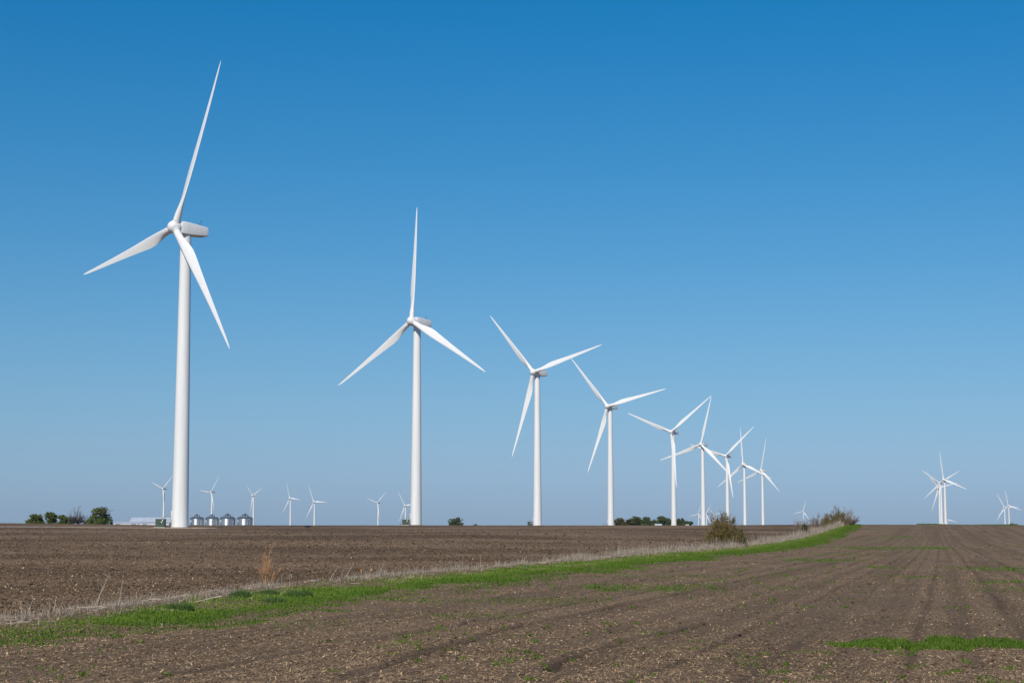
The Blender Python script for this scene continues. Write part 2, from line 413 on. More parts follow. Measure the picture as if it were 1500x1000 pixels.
# ------------------------------------------------------------------ wind turbines
HUB, LOH, TILT = 78.6, 3.1, R_(4)
def loft_np(name, rings, mat, parent, sharp=40, caps=True):
    return MB().loft(rings, caps).build(name, mat, parent, True, sharp)
def blade_mesh():
    R = 45.4
    K = [(0.0, 1.95, 1.95, 0), (.02, 1.95, 1.95, 0), (.05, 1.95, 1.85, 0), (.09, 2.1, 1.6, .2), (.13, 2.45, 1.28, .5), (.17, 2.82, 1.02, .78), (.21, 3.05, .84, .95), (.25, 3.08, .72, 1), (.30, 2.9, .6, 1), (.37, 2.58, .48, 1),
         (.5, 2.05, .34, 1), (.65, 1.55, .24, 1), (.8, 1.1, .16, 1), (.9, .8, .11, 1), (.96, .55, .07, 1), (.99, .3, .04, 1), (1.0, .1, .02, 1)]
    K = np.array(K); s = np.unique(np.concatenate([np.linspace(0, 1, 40), K[:, 0]]))
    rings = []; n = 22
    for q in s:
        c, th, a = [np.interp(q, K[:, 0], K[:, j]) for j in (1, 2, 3)]
        tw = R_(np.interp(q, [0, .1, .2, .4, .7, 1], [17, 16, 13, 7, 2.5, 0])) + R_(3)
        ax = .5 + (.32 - .5) * a
        pb = -1.0 * q ** 2.2
        ring = []
        for i in range(n):
            t = 2 * math.pi * i / n
            xc = .5 + .5 * math.cos(t)                       # 1 = trailing edge
            yt = .5 * math.sin(t)
            # airfoil thickness distribution
            af = 2.6 * (.2969 * math.sqrt(max(xc, 0)) - .126 * xc - .3516 * xc ** 2 + .2843 * xc ** 3 - .1036 * xc ** 4) * 1.9
            yy = lerp(yt, math.copysign(af, math.sin(t)) * .5 if abs(math.sin(t)) > 1e-6 else 0, a) * th
            x = -(xc - ax) * c
            X, Y = x * math.cos(tw) - yy * math.sin(tw) * -1 * -1, -x * math.sin(tw) - yy * math.cos(tw)
            ring.append((X, Y + pb, 1.25 + q * (R - 1.25)))
        rings.append(ring)
    return rings
def rrect(y, xw, z0, z1, r=.24):
    pts = []
    for cx, cz, a0 in ((xw - r, z1 - r, 0), (-xw + r, z1 - r, 90), (-xw + r, z0 + r, 180), (xw - r, z0 + r, 270)):
        for k in range(4):
            a = R_(a0 + 30 * k); pts.append((cx + r * math.cos(a), y, cz + r * math.sin(a)))
    return pts
def make_turbine():
    root = empty("wind_turbine", (0, 0, 0))
    top = HUB - 1.65
    tw = MB().lathe([(2.2, 0), (2.2 - .00993 * 1, 1)] + [(2.2 - .0105 * h, h) for h in np.linspace(3, top, 24)], 40).build("tower", M['white'], root, True, 40)
    fl = MB()
    fl.lathe([(2.2, .0), (2.34, .0), (2.34, .28), (2.2, .32)], 40, cap=False)
    fl.build("base_flange", M['concrete'], tw, True)
    for h in (22.5, 49.5):
        sm = MB(); r = 2.2 - .0105 * h; sm.lathe([(r - .01, h - .05), (r + .015, h - .04), (r + .015, h + .04), (r - .01, h + .05)], 40, cap=False)
        sm.build("section_joint", M['white'], tw, True)
    d = MB().box((-2.2, 0, 3.4), (.16, .95, 2.2)); d.build("door", M['white'], tw)
    st = MB()
    st.box((-3.0, 0, 2.2), (1.7, 1.3, .1))
    for i in range(9): st.box((-3.95 - .26 * i, 0, 2.0 - .22 * i), (.28, 1.1, .05))
    for sy in (-.6, .6):
        st.tube((-2.25, sy, 3.25), (-3.8, sy, 3.25), .035); st.tube((-3.8, sy, 3.25), (-6.0, sy, 1.25), .035)
        for xx, z0, z1 in ((-2.3, 0, 3.25), (-3.8, 0, 3.25), (-4.9, 1.2, 2.25), (-6.0, .1, 1.25)): st.tube((xx, sy, z0), (xx, sy, z1), .04)
        st.tube((-3.8, sy, 2.15), (-6.1, sy, .1), .06)
    stairs = st.build("access_stairs", M['seal'], tw)
    na = MB()
    z = HUB
    R0 = [(-2.0, 1.15, -1.2, 1.15), (-1.85, 1.55, -1.6, 1.5), (-1.3, 1.7, -1.72, 1.62), (.5, 1.7, -1.75, 1.55), (3.5, 1.7, -1.7, 1.22), (6.0, 1.65, -1.6, .92), (6.5, 1.55, -1.5, .8), (6.75, 1.2, -1.2, .5)]
    na.loft([rrect(y, xw, z + z0, z + z1) for y, xw, z0, z1 in R0])
    nc = na.build("nacelle", M['white'], root, True, 30)
    MB().box((0, 6.85, z + .05), (1.2, .5, .5)).build("rear_vent", M['white'], nc)
    mm = MB(); mm.tube((.4, 4.9, z + 1.0), (.4, 4.9, z + 2.6), .05); mm.tube((-.4, 4.9, z + 1.0), (-.4, 4.9, z + 1.9), .04); mm.box((.4, 4.9, z + 2.6), (.3, .12, .12)); mm.tube((-.75, 4.9, z + 1.9), (-.05, 4.9, z + 1.9), .04)
    mm.build("sensor_mast", M['dark'], nc)
    MB().lathe([(1.5, top - .02), (1.5, z - 1.55)], 32, cap=False).build("yaw_ring", M['seal'], nc, True)
    hb = MB().lathe([(1.25, 1.35), (1.5, 1.2), (1.68, .8), (1.72, .1), (1.66, -.6), (1.42, -1.25), (1.0, -1.7), (.45, -1.93), (.06, -2.0)], 32, axis='Y').build("hub", M['blade'], root, True, 40)
    for k in range(3):
        cm = MB().lathe([(1.13, .9), (1.16, 1.55), (1.08, 1.66), (1.0, 1.68)], 24, cap=False)
        c = cm.build("blade_collar", M['blade'], hb, True); c.matrix_local = Matrix.Rotation(2 * math.pi * k / 3, 4, 'Y')
        s = MB().lathe([(1.0, 1.68), (1.0, 1.76)], 24, cap=False).build("blade_seal", M['seal'], hb, True); s.matrix_local = c.matrix_local.copy()
    rings = blade_mesh()
    for k in range(3): loft_np("blade", rings, M['blade'], root, 50)
    bl = [c for c in root.children if c.name.startswith("blade")]
    for b in bl[1:]: b.data = bl[0].data
    return root
def copy_tree(o, parent=None):
    c = o.copy(); COL.objects.link(c)
    if parent: c.parent = parent
    for ch in KIDS[o.name]: copy_tree(ch, c)
    return c
proto = make_turbine()
KIDS = {}
def note(o):
    ks = list(o.children); KIDS[o.name] = ks
    for k in ks: note(k)
note(proto)
def pose(root, X, Y, hubz, yaw, phi, label, group, gz=None, door=0, over=LOH):
    g = float(base_z(np.array(X), np.array(Y))) if gz is None else gz
    root.location = (X, Y, g); root.rotation_euler = (0, 0, -R_(yaw))
    s = (hubz - g) / HUB; dz = (hubz - g) - HUB
    k = 0
    hub = Matrix.Translation((0, -over * math.cos(TILT), hubz - g + LOH * math.sin(TILT) * .0)) @ Matrix.Rotation(-TILT, 4, 'X')
    for c in root.children:
        nm = c.name.split('.')[0]
        if nm == "tower": c.scale = (1, 1, (hubz - g - 1.65) / (HUB - 1.65)); c.rotation_euler = (0, 0, R_(yaw) + R_(door))
        elif nm == "nacelle": c.location = (0, LOH - over, dz)
        elif nm == "hub": c.matrix_local = hub @ Matrix.Rotation(R_(phi), 4, 'Y')
        elif nm == "blade":
            c.matrix_local = hub @ Matrix.Rotation(R_(phi + 120 * k), 4, 'Y') @ Matrix.Rotation(R_(-1.26), 4, 'X'); k += 1
    tag(root, label, "wind turbine", group)
GR, GD = "wind turbines receding in a row across the fields", "distant wind turbines along the horizon"
TURB = [
 (-86.7, 448.1, 81.5, 45.4, 19.9, "nearest and tallest white wind turbine, at far left beside a green cabinet", GR),
 (-36.9, 659.2, 81.9, 40.6, 119.4, "second tallest white wind turbine in the row, one blade pointing straight up", GR),
 (13.1, 883.9, 82.2, 40.3, 75.5, "third tallest white turbine, its right blade tip reaching towards the next turbine", GR),
 (64.5, 1120.4, 81, 36.5, 78, "fourth tallest white turbine, standing just left of the distant tree row", GR),
 (130.2, 1379.9, 78.4, 35.4, 52.3, "fifth tallest white turbine, one blade hanging down along its tower in front of trees", GR),
 (173.7, 1556.9, 76.8, 36.6, 12.7, "sixth turbine of the row, its top blade tip meeting that of its left neighbour", GR),
 (226.8, 1804, 76.3, 35.3, 47.4, "seventh turbine of the row, its tower rising out of the olive bush", GR),
 (281.5, 2072.6, 77.2, 42.3, 113.5, "eighth turbine of the row, tower just right of the olive bush, blade almost upright", GR),
 (340.4, 2326.7, 77.8, 49.5, 10.2, "ninth and smallest turbine of the receding row, at its right end", GR),
 (-751.9, 3701.4, 83, 43.6, 48.9, "tiny far turbine behind the long pale barn roof, left of the tallest turbine", GD),
 (-677.8, 3870.6, 78.6, 45.6, 36.6, "tiny far turbine rising behind the second grain bin", GD),
 (-608.7, 4036.8, 74, 51.9, 67.6, "tiny far turbine rising behind the rightmost grain bin", GD),
 (-541.4, 4190.4, 70.4, 46.9, 95.4, "tiny far turbine on open horizon, first one right of the grain bins", GD),
 (-464.3, 4030.4, 59.4, 41.5, 91.5, "tiny far turbine on open horizon, second one right of the grain bins", GD),
 (-378.3, 4845.5, 68.3, 42, 46.5, "tiny far turbine with one blade along its tower, left of the second tallest turbine", GD),
 (-278.7, 4486.2, 55.7, 42, 83.6, "tiny far turbine just above the green cabinet of the second tallest turbine", GD),
 (735.5, 6763.2, 49.6, 42, 19.6, "tiny far turbine peeking out left of the sixth tower of the row", GD),
 (735.9, 6492, 47.6, 42, 29, "tiny far turbine just right of the sixth tower, blade tip hanging to the horizon", GD),
 (900, 7620, 51.6, 42, 74.6, "tiny far turbine above the left edge of the olive bush", GD),
 (1091.1, 6423.7, 57.4, 42, 18.1, "small lone turbine behind the bare thicket on the crest", GD),
 (660.8, 2615.2, 73.4, 48.7, 110.3, "tallest turbine of the overlapping cluster at right, its blade nearly upright", GD),
 (755, 3014.2, 77.9, 46.5, 62, "middle height turbine of the overlapping cluster at right, one blade hanging down", GD),
 (819.9, 3287, 75.1, 52.2, 78.3, "lowest hub of the three overlapping turbines in the right cluster", GD),
 (1665, 6565, 27.5, 42, 102.7, "minute turbine barely above the crest at the foot of the right cluster", GD),
 (1433, 4987.4, 57.6, 42.4, 90, "left one of the pair of small turbines by the right edge", GD),
 (1378, 4756, 59.1, 46.3, 107.6, "right one of the pair of small turbines by the right edge", GD),
]
roots = [proto] + [copy_tree(proto) for _ in TURB[1:]]
for i, (r, a) in enumerate(zip(roots, TURB)): pose(r, *a, over=3.55 if i == 0 else LOH)

# transformer cabinets at the turbines' feet
def cabinet(x, y, w, label, rz=0.0, h=2.1):
    z = float(base_z(np.array(x), np.array(y)))
    t = empty("transformer_cabinet", (x, y, z + .1), rz)
    MB().box((0, 0, .06), (w + .5, 2.3, .3)).build("concrete_base", M['concrete'], t)
    b = MB().box((0, .1, .2 + h * .46), (w, 1.7, h * .92)); b.build("cabinet", M['green_box'], t)
    MB().loft([[(-w / 2 - .05, -.83, .2 + h * .92), (w / 2 + .05, -.83, .2 + h * .92), (w / 2 + .05, 1.03, .2 + h * .92), (-w / 2 - .05, 1.03, .2 + h * .92)],
               [(-w / 2, -.7, .2 + h), (w / 2, -.7, .2 + h), (w / 2, .95, .2 + h), (-w / 2, .95, .2 + h)]]).build("lid", M['green_box'], t)
    for sx in (-1, 1):
        d = MB().box((sx * w * .245, -.77, .2 + h * .45), (w * .46, .05, h * .8)).build("cabinet_door", M['green_box'], t)
        MB().box((sx * .12, -.82, .2 + h * .45), (.06, .06, .25)).build("handle", M['dark'], d)
    MB().box((w * .3, -.81, .2 + h * .83), (.22, .02, .42)).build("warning_label", M['sticker'], t)
    MB().box((w * .2, -.81, .2 + h * .6), (.34, .02, .26)).build("warning_label", M['sticker'], t)
    tag(t, label, "transformer cabinet", "green transformer cabinets beside the towers")
cabinet(-91.2, 445.5, 2.35, "green cabinet on the gravel pad beside the nearest turbine tower", R_(-6))
cabinet(-40.7, 657.5, 2.5, "green cabinet on bare soil left of the second turbine tower", R_(-4), 2.0)
cabinet(9.0, 860, 2.4, "dark cabinet showing only its top left of the third turbine tower", 0, 1.9)

# ------------------------------------------------------------------ farmstead
def grain_bin(px, wpx, eave, peak, label, d=1250.0):
    x = (px - 750) / F * d * 1.0; y = d; z0 = float(base_z(np.array(x), np.array(y)))
    r = wpx / 2 * d / F; ze = CZ + (770 - eave) / F * d - z0; zp = CZ + (770 - peak) / F * d - z0
    t = empty("grain_bin", (x, y, z0))
    prof = []
    nb = 9
    for i in range(nb):                          # rolled sheets, one ring on another
        h0, h1 = ze * i / nb, ze * (i + 1) / nb
        prof += [(r, h0 + .04), (r + .03, (h0 + h1) / 2), (r, h1 - .06), (r - .05, h1 - .01)]
    MB().lathe(prof, 48).build("bin_wall", M['galv'], t, True, 50)
    st = MB()
    for k in range(24):
        a = 2 * math.pi * k / 24; st.box((0, -r - .05, ze / 2), (.1, .09, ze * .99), Matrix.Rotation(a, 4, 'Z'))
    st.build("stiffener", M['galv'], t)
    rf = MB().lathe([(r + .25, ze - .05), (r + .25, ze + .05), (.5, zp - .25)], 48).build("roof", M['galv_roof'], t, True, 20)
    rb = MB()
    for k in range(32):
        a = 2 * math.pi * (k + .5) / 32; q = Matrix.Rotation(a, 4, 'Z')
        p0, p1 = q @ Vector((0, -r - .22, ze + .09)), q @ Vector((0, -.55, zp - .2)); rb.tube(p0, p1, .05, n=4)
    rb.build("roof_rib", M['galv_roof'], rf)
    MB().lathe([(.6, zp - .3), (.65, zp - .02), (.3, zp + .2), (.05, zp + .25)], 16).build("roof_cap", M['galv'], rf, True)
    for a in (-38, -4, 30, 75, 190):
        q = Matrix.Rotation(R_(a), 4, 'Z'); rr = r * .62; zz = lerp(zp - .25, ze, rr / r)
        v = MB(); c = q @ Vector((0, -rr, 0)); v.lathe([(.28, zz - .3), (.28, zz + .25), (.42, zz + .3), (.35, zz + .55), (.05, zz + .6)], 10, c=(c.x, c.y, 0)); v.build("roof_vent", M['galv'], rf, True)
    q = Matrix.Rotation(R_(-52), 4, 'Z')
    MB().box((0, -r - .06, ze * .72), (1.5, .12, 1.2), q).build("access_hatch", M['barn_white'], t)
    lad = MB(); q = Matrix.Rotation(R_(62), 4, 'Z')
    for s in (-.25, .25): lad.box((s, -r - .2, ze / 2), (.05, .05, ze), q)
    for i in range(int(ze / .4)): lad.box((0, -r - .2, .3 + .4 * i), (.5, .04, .04), q)
    lad.build("ladder", M['galv'], t)
    tag(t, label, "grain bin", "galvanised grain bins in a line")
grain_bin(290.9, 19.4, 758.9, 753.0, "leftmost round steel grain bin, next to the nearest turbine tower")
grain_bin(312.9, 19.4, 758.9, 753.2, "second steel grain bin from the left with a distant turbine above it")
grain_bin(335.6, 22.0, 758.8, 751.9, "third steel grain bin from the left, sharpest peaked roof")
grain_bin(360.9, 22.6, 758.8, 752.0, "rightmost steel grain bin, last of the line of four")
def gable(name, x0, x1, eave, ridge, d, depth, label, cat, doors=2, mw='barn_white', wins=0):
    X0, X1 = (x0 - 750) / F * d, (x1 - 750) / F * d; xc = (X0 + X1) / 2; w = X1 - X0
    z0 = float(base_z(np.array(xc), np.array(d))); ze = CZ + (770 - eave) / F * d - z0; zr = CZ + (770 - ridge) / F * d - z0
    t = empty(name, (xc, d, z0))
    wl = MB(); wl.box((0, 0, ze / 2), (w, depth, ze))
    for s in (-1, 1): wl.add([(s * w / 2, -depth / 2, ze), (s * w / 2, depth / 2, ze), (s * w / 2, 0, zr)], [(0, 1, 2)])
    wl.build("wall", M[mw], t)
    rf = MB(); o = .35; e = .5
    for s in (-1, 1):
        a = [(-w / 2 - e, s * (depth / 2 + o), ze - .1), (w / 2 + e, s * (depth / 2 + o), ze - .1), (w / 2 + e, 0, zr + .06), (-w / 2 - e, 0, zr + .06)]
        rf.add(a + [(p[0], p[1], p[2] + .16) for p in a], [(0, 1, 2, 3), (4, 7, 6, 5), (0, 4, 5, 1), (1, 5, 6, 2), (3, 2, 6, 7), (0, 3, 7, 4)])
    ns = int(w / 1.2)
    r = rf.build("roof", M['barn_roof'], t)
    rs = MB()
    for i in range(ns + 1):
        xx = -w / 2 + w * i / max(ns, 1); rs.tube((xx, -depth / 2 - o, ze + .1), (xx, 0, zr + .26), .05, n=4)
    rs.build("roof_seam", M['barn_roof'], r)
    for k in range(doors):
        xx = lerp(-w * .32, w * .32, k / max(1, doors - 1)) if doors > 1 else 0
        MB().box((xx, -depth / 2 - .05, min(ze * .45, 1.9)), (min(3.4, w * .2), .1, min(ze * .88, 3.7))).build("door", M['galv'], t)
    for k in range(wins):
        xx = lerp(-w * .3, w * .3, k / max(1, wins - 1))
        f = MB().box((xx, -depth / 2 - .04, ze * .6), (1.1, .08, 1.3)).build("window", M['barn_white'], t)
        MB().box((xx, -depth / 2 - .09, ze * .6), (.9, .03, 1.1)).build("pane", M['glass'], f)
    tag(t, label, cat)
gable("barn", 197, 258, 763.8, 758.0, 1230, 15, "long barn with a pale metal roof behind the nearest green cabinet", "barn")
gable("shed", 171.5, 207.5, 766.0, 764.6, 1190, 8, "low white shed with flat looking roof at the left end of the farmyard", "shed")
gable("shed", 209, 252, 766.0, 764.8, 1180, 8, "low white shed standing in front of the long pale roofed barn", "shed")
gable("house", 958.5, 967.5, 769.3, 767.2, 1650, 6, "small white house below the distant row of trees", "house", 1, wins=2)
gable("shed", 1003.5, 1007, 769.4, 768.0, 1650, 4, "tiny white shed at the right end of the distant tree row", "shed", 1)

# ------------------------------------------------------------------ trees and shrubs
def grow(base, h, spread, stems, levels, rs, r0, up=.55, split=(2, 4), shrink=.68, wob=.22):
    """branch segments (n,8) and twig tips"""
    S = []; tips = []
    def go(p, d, L, r, lv):
        n = 3 if lv > 1 else 2
        q = p
        for i in range(n):
            d = d + Vector([rs.uniform(-wob, wob) for _ in range(3)]) + Vector((0, 0, up * .12)); d.normalize()
            q2 = q + d * (L / n); ra, rb = r * (1 - .35 * i / n), r * (1 - .35 * (i + 1) / n)
            S.append((*q, *q2, ra, rb))
            if lv == 0 or (lv == 1 and i > 0): tips.append(tuple(q2))
            q = q2
            if lv > 0 and i > 0 and rs.random() < .6:
                nd = (d + Vector((rs.uniform(-1, 1), rs.uniform(-1, 1), rs.uniform(-.1, .6))) * spread).normalized(); go(q, nd, L * shrink * rs.uniform(.7, 1), rb * .6, lv - 1)
        if lv > 0:
            for _ in range(rs.randint(*split)):
                nd = (d + Vector((rs.uniform(-1, 1), rs.uniform(-1, 1), rs.uniform(-.3, .6))) * spread).normalized(); go(q, nd, L * shrink * rs.uniform(.75, 1.1), r * .6, lv - 1)
    for s in range(stems):
        a = rs.uniform(0, 2 * math.pi); k = 0 if stems == 1 else rs.uniform(.1, .9) * spread
        go(Vector(base) + Vector((math.cos(a), math.sin(a), 0)) * (.12 * h * (stems > 1) * rs.random()), Vector((math.cos(a) * k, math.sin(a) * k, 1)).normalized(), h * .38, r0 * rs.uniform(.7, 1), levels)
    return np.array(S), np.array(tips)
def fit_box(S, tips, h, w, dpt=None):
    P = np.concatenate([S[:, :3], S[:, 3:6]]); zm = np.percentile(P[:, 2], 99.5); xw = np.percentile(np.abs(P[:, 0]), 98.5); yw = np.percentile(np.abs(P[:, 1]), 98.5)
    k = np.array([w / 2 / xw, (dpt or w) / 2 / yw, h / zm])
    S = S.copy(); S[:, :3] *= k; S[:, 3:6] *= k
    return S, tips * k
def leaf_cloud(name, C, size, mat, parent, rs, flat=.0, per=1, jit=.0, aspect=.7):
    C = np.repeat(C, per, 0); n = len(C); C = C + rs.standard_normal((n, 3)) * jit
    a = rs.standard_normal((n, 3)); a /= np.linalg.norm(a, axis=1)[:, None]
    b = np.cross(a, rs.standard_normal((n, 3))); b /= np.linalg.norm(b, axis=1)[:, None]
    s = size * rs.uniform(.5, 1.3, (n, 1))
    V, Q = quads_np(C, a * s, b * s * aspect)
    t = np.repeat(rs.random(n), 4)
    return mesh_np(name, V, Q, mat, parent, attrs={"tint": t})
def tree(px, wpx, top, d, label, mat='leaf', seed=1, name="tree", lean=0.0, base_px=None, dens=1.0, group=None, cat="tree", wide=1.2):
    x = (px - 750) / F * d; z0 = float(base_z(np.array(x), np.array(d))); h = CZ + (770 - top) / F * d - z0; w = wpx / F * d * wide
    t = empty(name, (x, d, z0)); rs = random.Random(seed); rn = np.random.default_rng(seed)
    S, tips = grow((0, 0, 0), h, .75, 1, 4, rs, h * .028, up=.4)
    S, tips = fit_box(S, tips, h * .93, w * .9)
    V, Q = tubes_np(S[:9], 7); mesh_np("trunk", V, Q, M['bark'], t, True)
    V, Q = tubes_np(S[9:], 3); mesh_np("limbs", V, Q, M['bark'], t)
    # crown: clumps of leaves around twig ends, a low skirt, gaps between clumps
    nl = 7; lb_ = []
    for i in range(nl):
        q = (i + .5) / nl; zc = h * rn.uniform(.28, .80); off = w * .5 * rn.uniform(.15, .62) * (1.1 - .75 * max(0, zc / h - .35)); a_ = 2 * math.pi * q * 2.4
        lb_.append((off * math.cos(a_), off * math.sin(a_), zc, rn.uniform(.17, .27) * w, rn.uniform(.15, .22) * h))
    lb_ += [(w * .24, 0, h * .26, w * .26, h * .2), (-w * .25, 0, h * .26, w * .25, h * .2), (0, -w * .1, h * .22, w * .3, h * .2), (0, 0, h * .5, w * .3, h * .28), (w * rn.uniform(-.12, .12), 0, h * .8, w * .2, h * .17)]
    cl = []
    for (a1, a2, a3, rw, rh) in lb_:
        nq = 30; u_ = rn.standard_normal((nq, 3)); u_ /= np.linalg.norm(u_, axis=1)[:, None]; u_ *= rn.uniform(.55, 1.0, (nq, 1))
        cl.append(np.array([a1, a2, a3]) + u_ * np.array([rw, rw, rh]))
    cl = np.concatenate(cl); per = int(15 * dens)
    C = np.repeat(cl, per, 0) + rn.standard_normal((len(cl) * per, 3)) * np.array([.03 * w, .03 * w, .026 * h]) * np.repeat(rn.uniform(.4, 1.3, (len(cl), 1)), per, 0)
    C[:, 2] = np.clip(C[:, 2], .2, h * 1.0)
    leaf_cloud("crown", C, .40 * (h / 12) ** .5, M[mat], t, rn)
    tag(t, label, cat, group or "distant leafy trees"); return t
LD = 1200
tree(57, 27, 751.5, LD, "low wide leafy tree at the far left of the left tree group", seed=3)
tree(79, 18, 749.6, LD + 10, "dark round leafy tree, second from the left in the left tree group", seed=4)
tree(97, 17, 753.5, LD - 10, "small round leafy tree just left of the bare trees", seed=6)
tree(150, 34, 741.3, LD + 25, "biggest leafy tree of the left group, right of the bare trees", seed=8)
tree(668.5, 20, 757.3, 1800, "lone leafy tree on the horizon between second and third tall turbine", 'leaf_hazed', 9)
tree(697, 9, 767.0, 1800, "tiny treetop barely above the horizon right of the lone leafy tree", 'leaf_hazed', 19)
TL = [(908, 17, 757.5, 'leaf_brown', "leftmost tree of the distant row, right of the fourth turbine"), (920, 20, 759.5, 'leaf_brown', "brownish low tree in the distant row, second from its left end"),
      (931.5, 17, 755.2, 'leaf_hazed', "tall ragged tree in the distant row, third from its left end"), (946.5, 17, 756, 'leaf_hazed', "rounded tree in the distant row standing left of the small white house"),
      (957, 12, 761, 'leaf_hazed', "low dark tree in the distant row directly above the white house's left edge"), (968.5, 21, 755, 'leaf_hazed', "largest dark tree of the distant row, above the small white house"),
      (981, 11, 761, 'leaf_hazed', "dark tree in the distant row partly hidden by the fifth turbine tower"), (991.5, 12, 759, 'leaf_hazed', "green tree in the distant row just right of the fifth turbine tower"),
      (999, 8, 758.5, 'leaf_brown', "narrow brownish tree near the right end of the distant row"), (1006.5, 14, 762.5, 'leaf_hazed', "rightmost low tree of the distant row")]
for i, (px, wp, tp, mt, lb) in enumerate(TL): tree(px, wp, tp, 1700 + 8 * (i % 3), lb, mt, 30 + i, group="trees of the distant row", wide=1.38)
def fan(h, w, dpt, stems, rn, amax=65, nt=7, ns=4, r0=.012, low=.3, upright=.5, tp=.7):
    """an open shrub: curved stems from one foot, side twigs and fine sprays; returns thick, thin segments and bud points"""
    thick, thin, buds = [], [], []
    for i in range(stems):
        az = rn.uniform(0, 2 * math.pi); th = R_(amax) * rn.random() ** tp
        ax = np.array([math.cos(az), math.sin(az)])
        hw = math.hypot(ax[0] * w / 2, ax[1] * dpt / 2)
        reach = 1 / math.sqrt((math.sin(th) / hw) ** 2 + (math.cos(th) / h) ** 2) * rn.uniform(.62, 1.1)
        end = np.array([ax[0] * math.sin(th) * reach, ax[1] * math.sin(th) * reach, math.cos(th) * reach])
        k = np.linspace(0, 1, 8)[:, None]
        P = end * k; P[:, 2] = end[2] * k[:, 0] ** (1 + upright * math.sin(th)) if th > .2 else P[:, 2]
        P[:, :2] += np.cumsum(rn.standard_normal((8, 2)) * .018 * h, 0) * k
        foot = rn.normal(0, .035 * w, 2); P[:, :2] += foot * (1 - k)
        r = h * r0 * rn.uniform(.6, 1) * (1 - .85 * k[:, 0])
        for j in range(7): (thick if j < 4 else thin).append((*P[j], *P[j + 1], r[j], r[j + 1]))
        for _ in range(nt):
            q = rn.uniform(low, 1); m = q * 7; j = min(int(m), 6); b = P[j] + (P[j + 1] - P[j]) * (m - j)
            d = (P[j + 1] - P[j]); d /= np.linalg.norm(d); d = d + rn.normal(0, .42, 3) + np.array([0, 0, .25]); d /= np.linalg.norm(d)
            L = h * rn.uniform(.10, .24); e = b + d * L; thin.append((*b, *e, h * r0 * .16, h * r0 * .08))
            for _2 in range(ns):
                v = rn.uniform(.25, 1); b2 = b + (e - b) * v; d2 = d + rn.normal(0, .38, 3) + np.array([0, 0, .2]); d2 /= np.linalg.norm(d2)
                e2 = b2 + d2 * h * rn.uniform(.04, .12); thin.append((*b2, *e2, h * r0 * .09, h * r0 * .05)); buds += [e2, (b2 + e2) / 2]
            buds.append(e)
    return np.array(thick), np.array(thin), np.array(buds)
def bare_tree(px, wpx, top, d, label, seed, stems=30):
    x = (px - 750) / F * d; z0 = float(base_z(np.array(x), np.array(d))); h = CZ + (770 - top) / F * d - z0; w = wpx / F * d
    t = empty("bare_tree", (x, d, z0)); rn = np.random.default_rng(seed)
    A, B, _ = fan(h * .85, w, w, stems, rn, 72, 8, 4, .013, .25, .2, .6)
    for S in (A, B): S[:, 2] += h * .2; S[:, 5] += h * .2; S[:, 6:] = np.maximum(S[:, 6:], .05)
    V, Q = tubes_np([(0, 0, 0, 0, 0, h * .32, h * .035, h * .024)], 8); mesh_np("trunk", V, Q, M['bark'], t, True)
    V, Q = tubes_np(np.concatenate([A, B]), 3); mesh_np("branches", V, Q, M['bark'], t)
    tag(t, label, "tree", "leafless trees at the farmstead")
bare_tree(108.5, 13, 746.5, LD, "leafless grey tree, lower left one of the touching pair between the leafy trees", 12)
bare_tree(117.5, 15, 743.0, LD + 4, "leafless grey tree, taller right one of the touching pair between the leafy trees", 14)
bare_tree(131, 17, 751.5, LD + 40, "faint leafless tree tucked against the biggest leafy tree at left", 15)

def shrub(px, py, wpx, hpx, label, seed, bark='bark_pale', buds=None, stems=40, dpt=None, name="shrub", nb=1.0, rr=.012, group=None, budsize=.03, thick=.005, cat="shrub", amax=65, nt=7, ns=4, low=.3, twig='bark_pale', foot=0, tp=.7):
    x, y = P2G(px, py); z = Hs(x, y) - .03; mpp = y / F; h, w = hpx * mpp, wpx * mpp
    t = empty(name, (x, y, z)); rn = np.random.default_rng(seed)
    A, B, bd = fan(h, w, dpt or w, stems, rn, amax, nt, ns, rr, low, .5, tp)
    A[:, 6:] = np.maximum(A[:, 6:], thick * 1.5); B[:, 6:] = np.maximum(B[:, 6:], thick)
    if foot:
        fx_ = rn.normal(0, .03 * w, (foot, 2)); A = np.concatenate([A, [(a, b, 0, a * 1.4 + .01, b, h * .3, h * .035, h * .022) for a, b in fx_]])
    V, Q = tubes_np(A, 6); mesh_np("stems", V, Q, M[bark], t, True)
    V, Q = tubes_np(B, 3); mesh_np("twigs", V, Q, M[twig], t)
    if buds:
        k = rn.random(len(bd)) < min(1, nb); leaf_cloud("buds", bd[k], budsize, M[buds], t, rn, per=max(1, int(nb)), jit=.03)
    tag(t, label, cat, group); return t
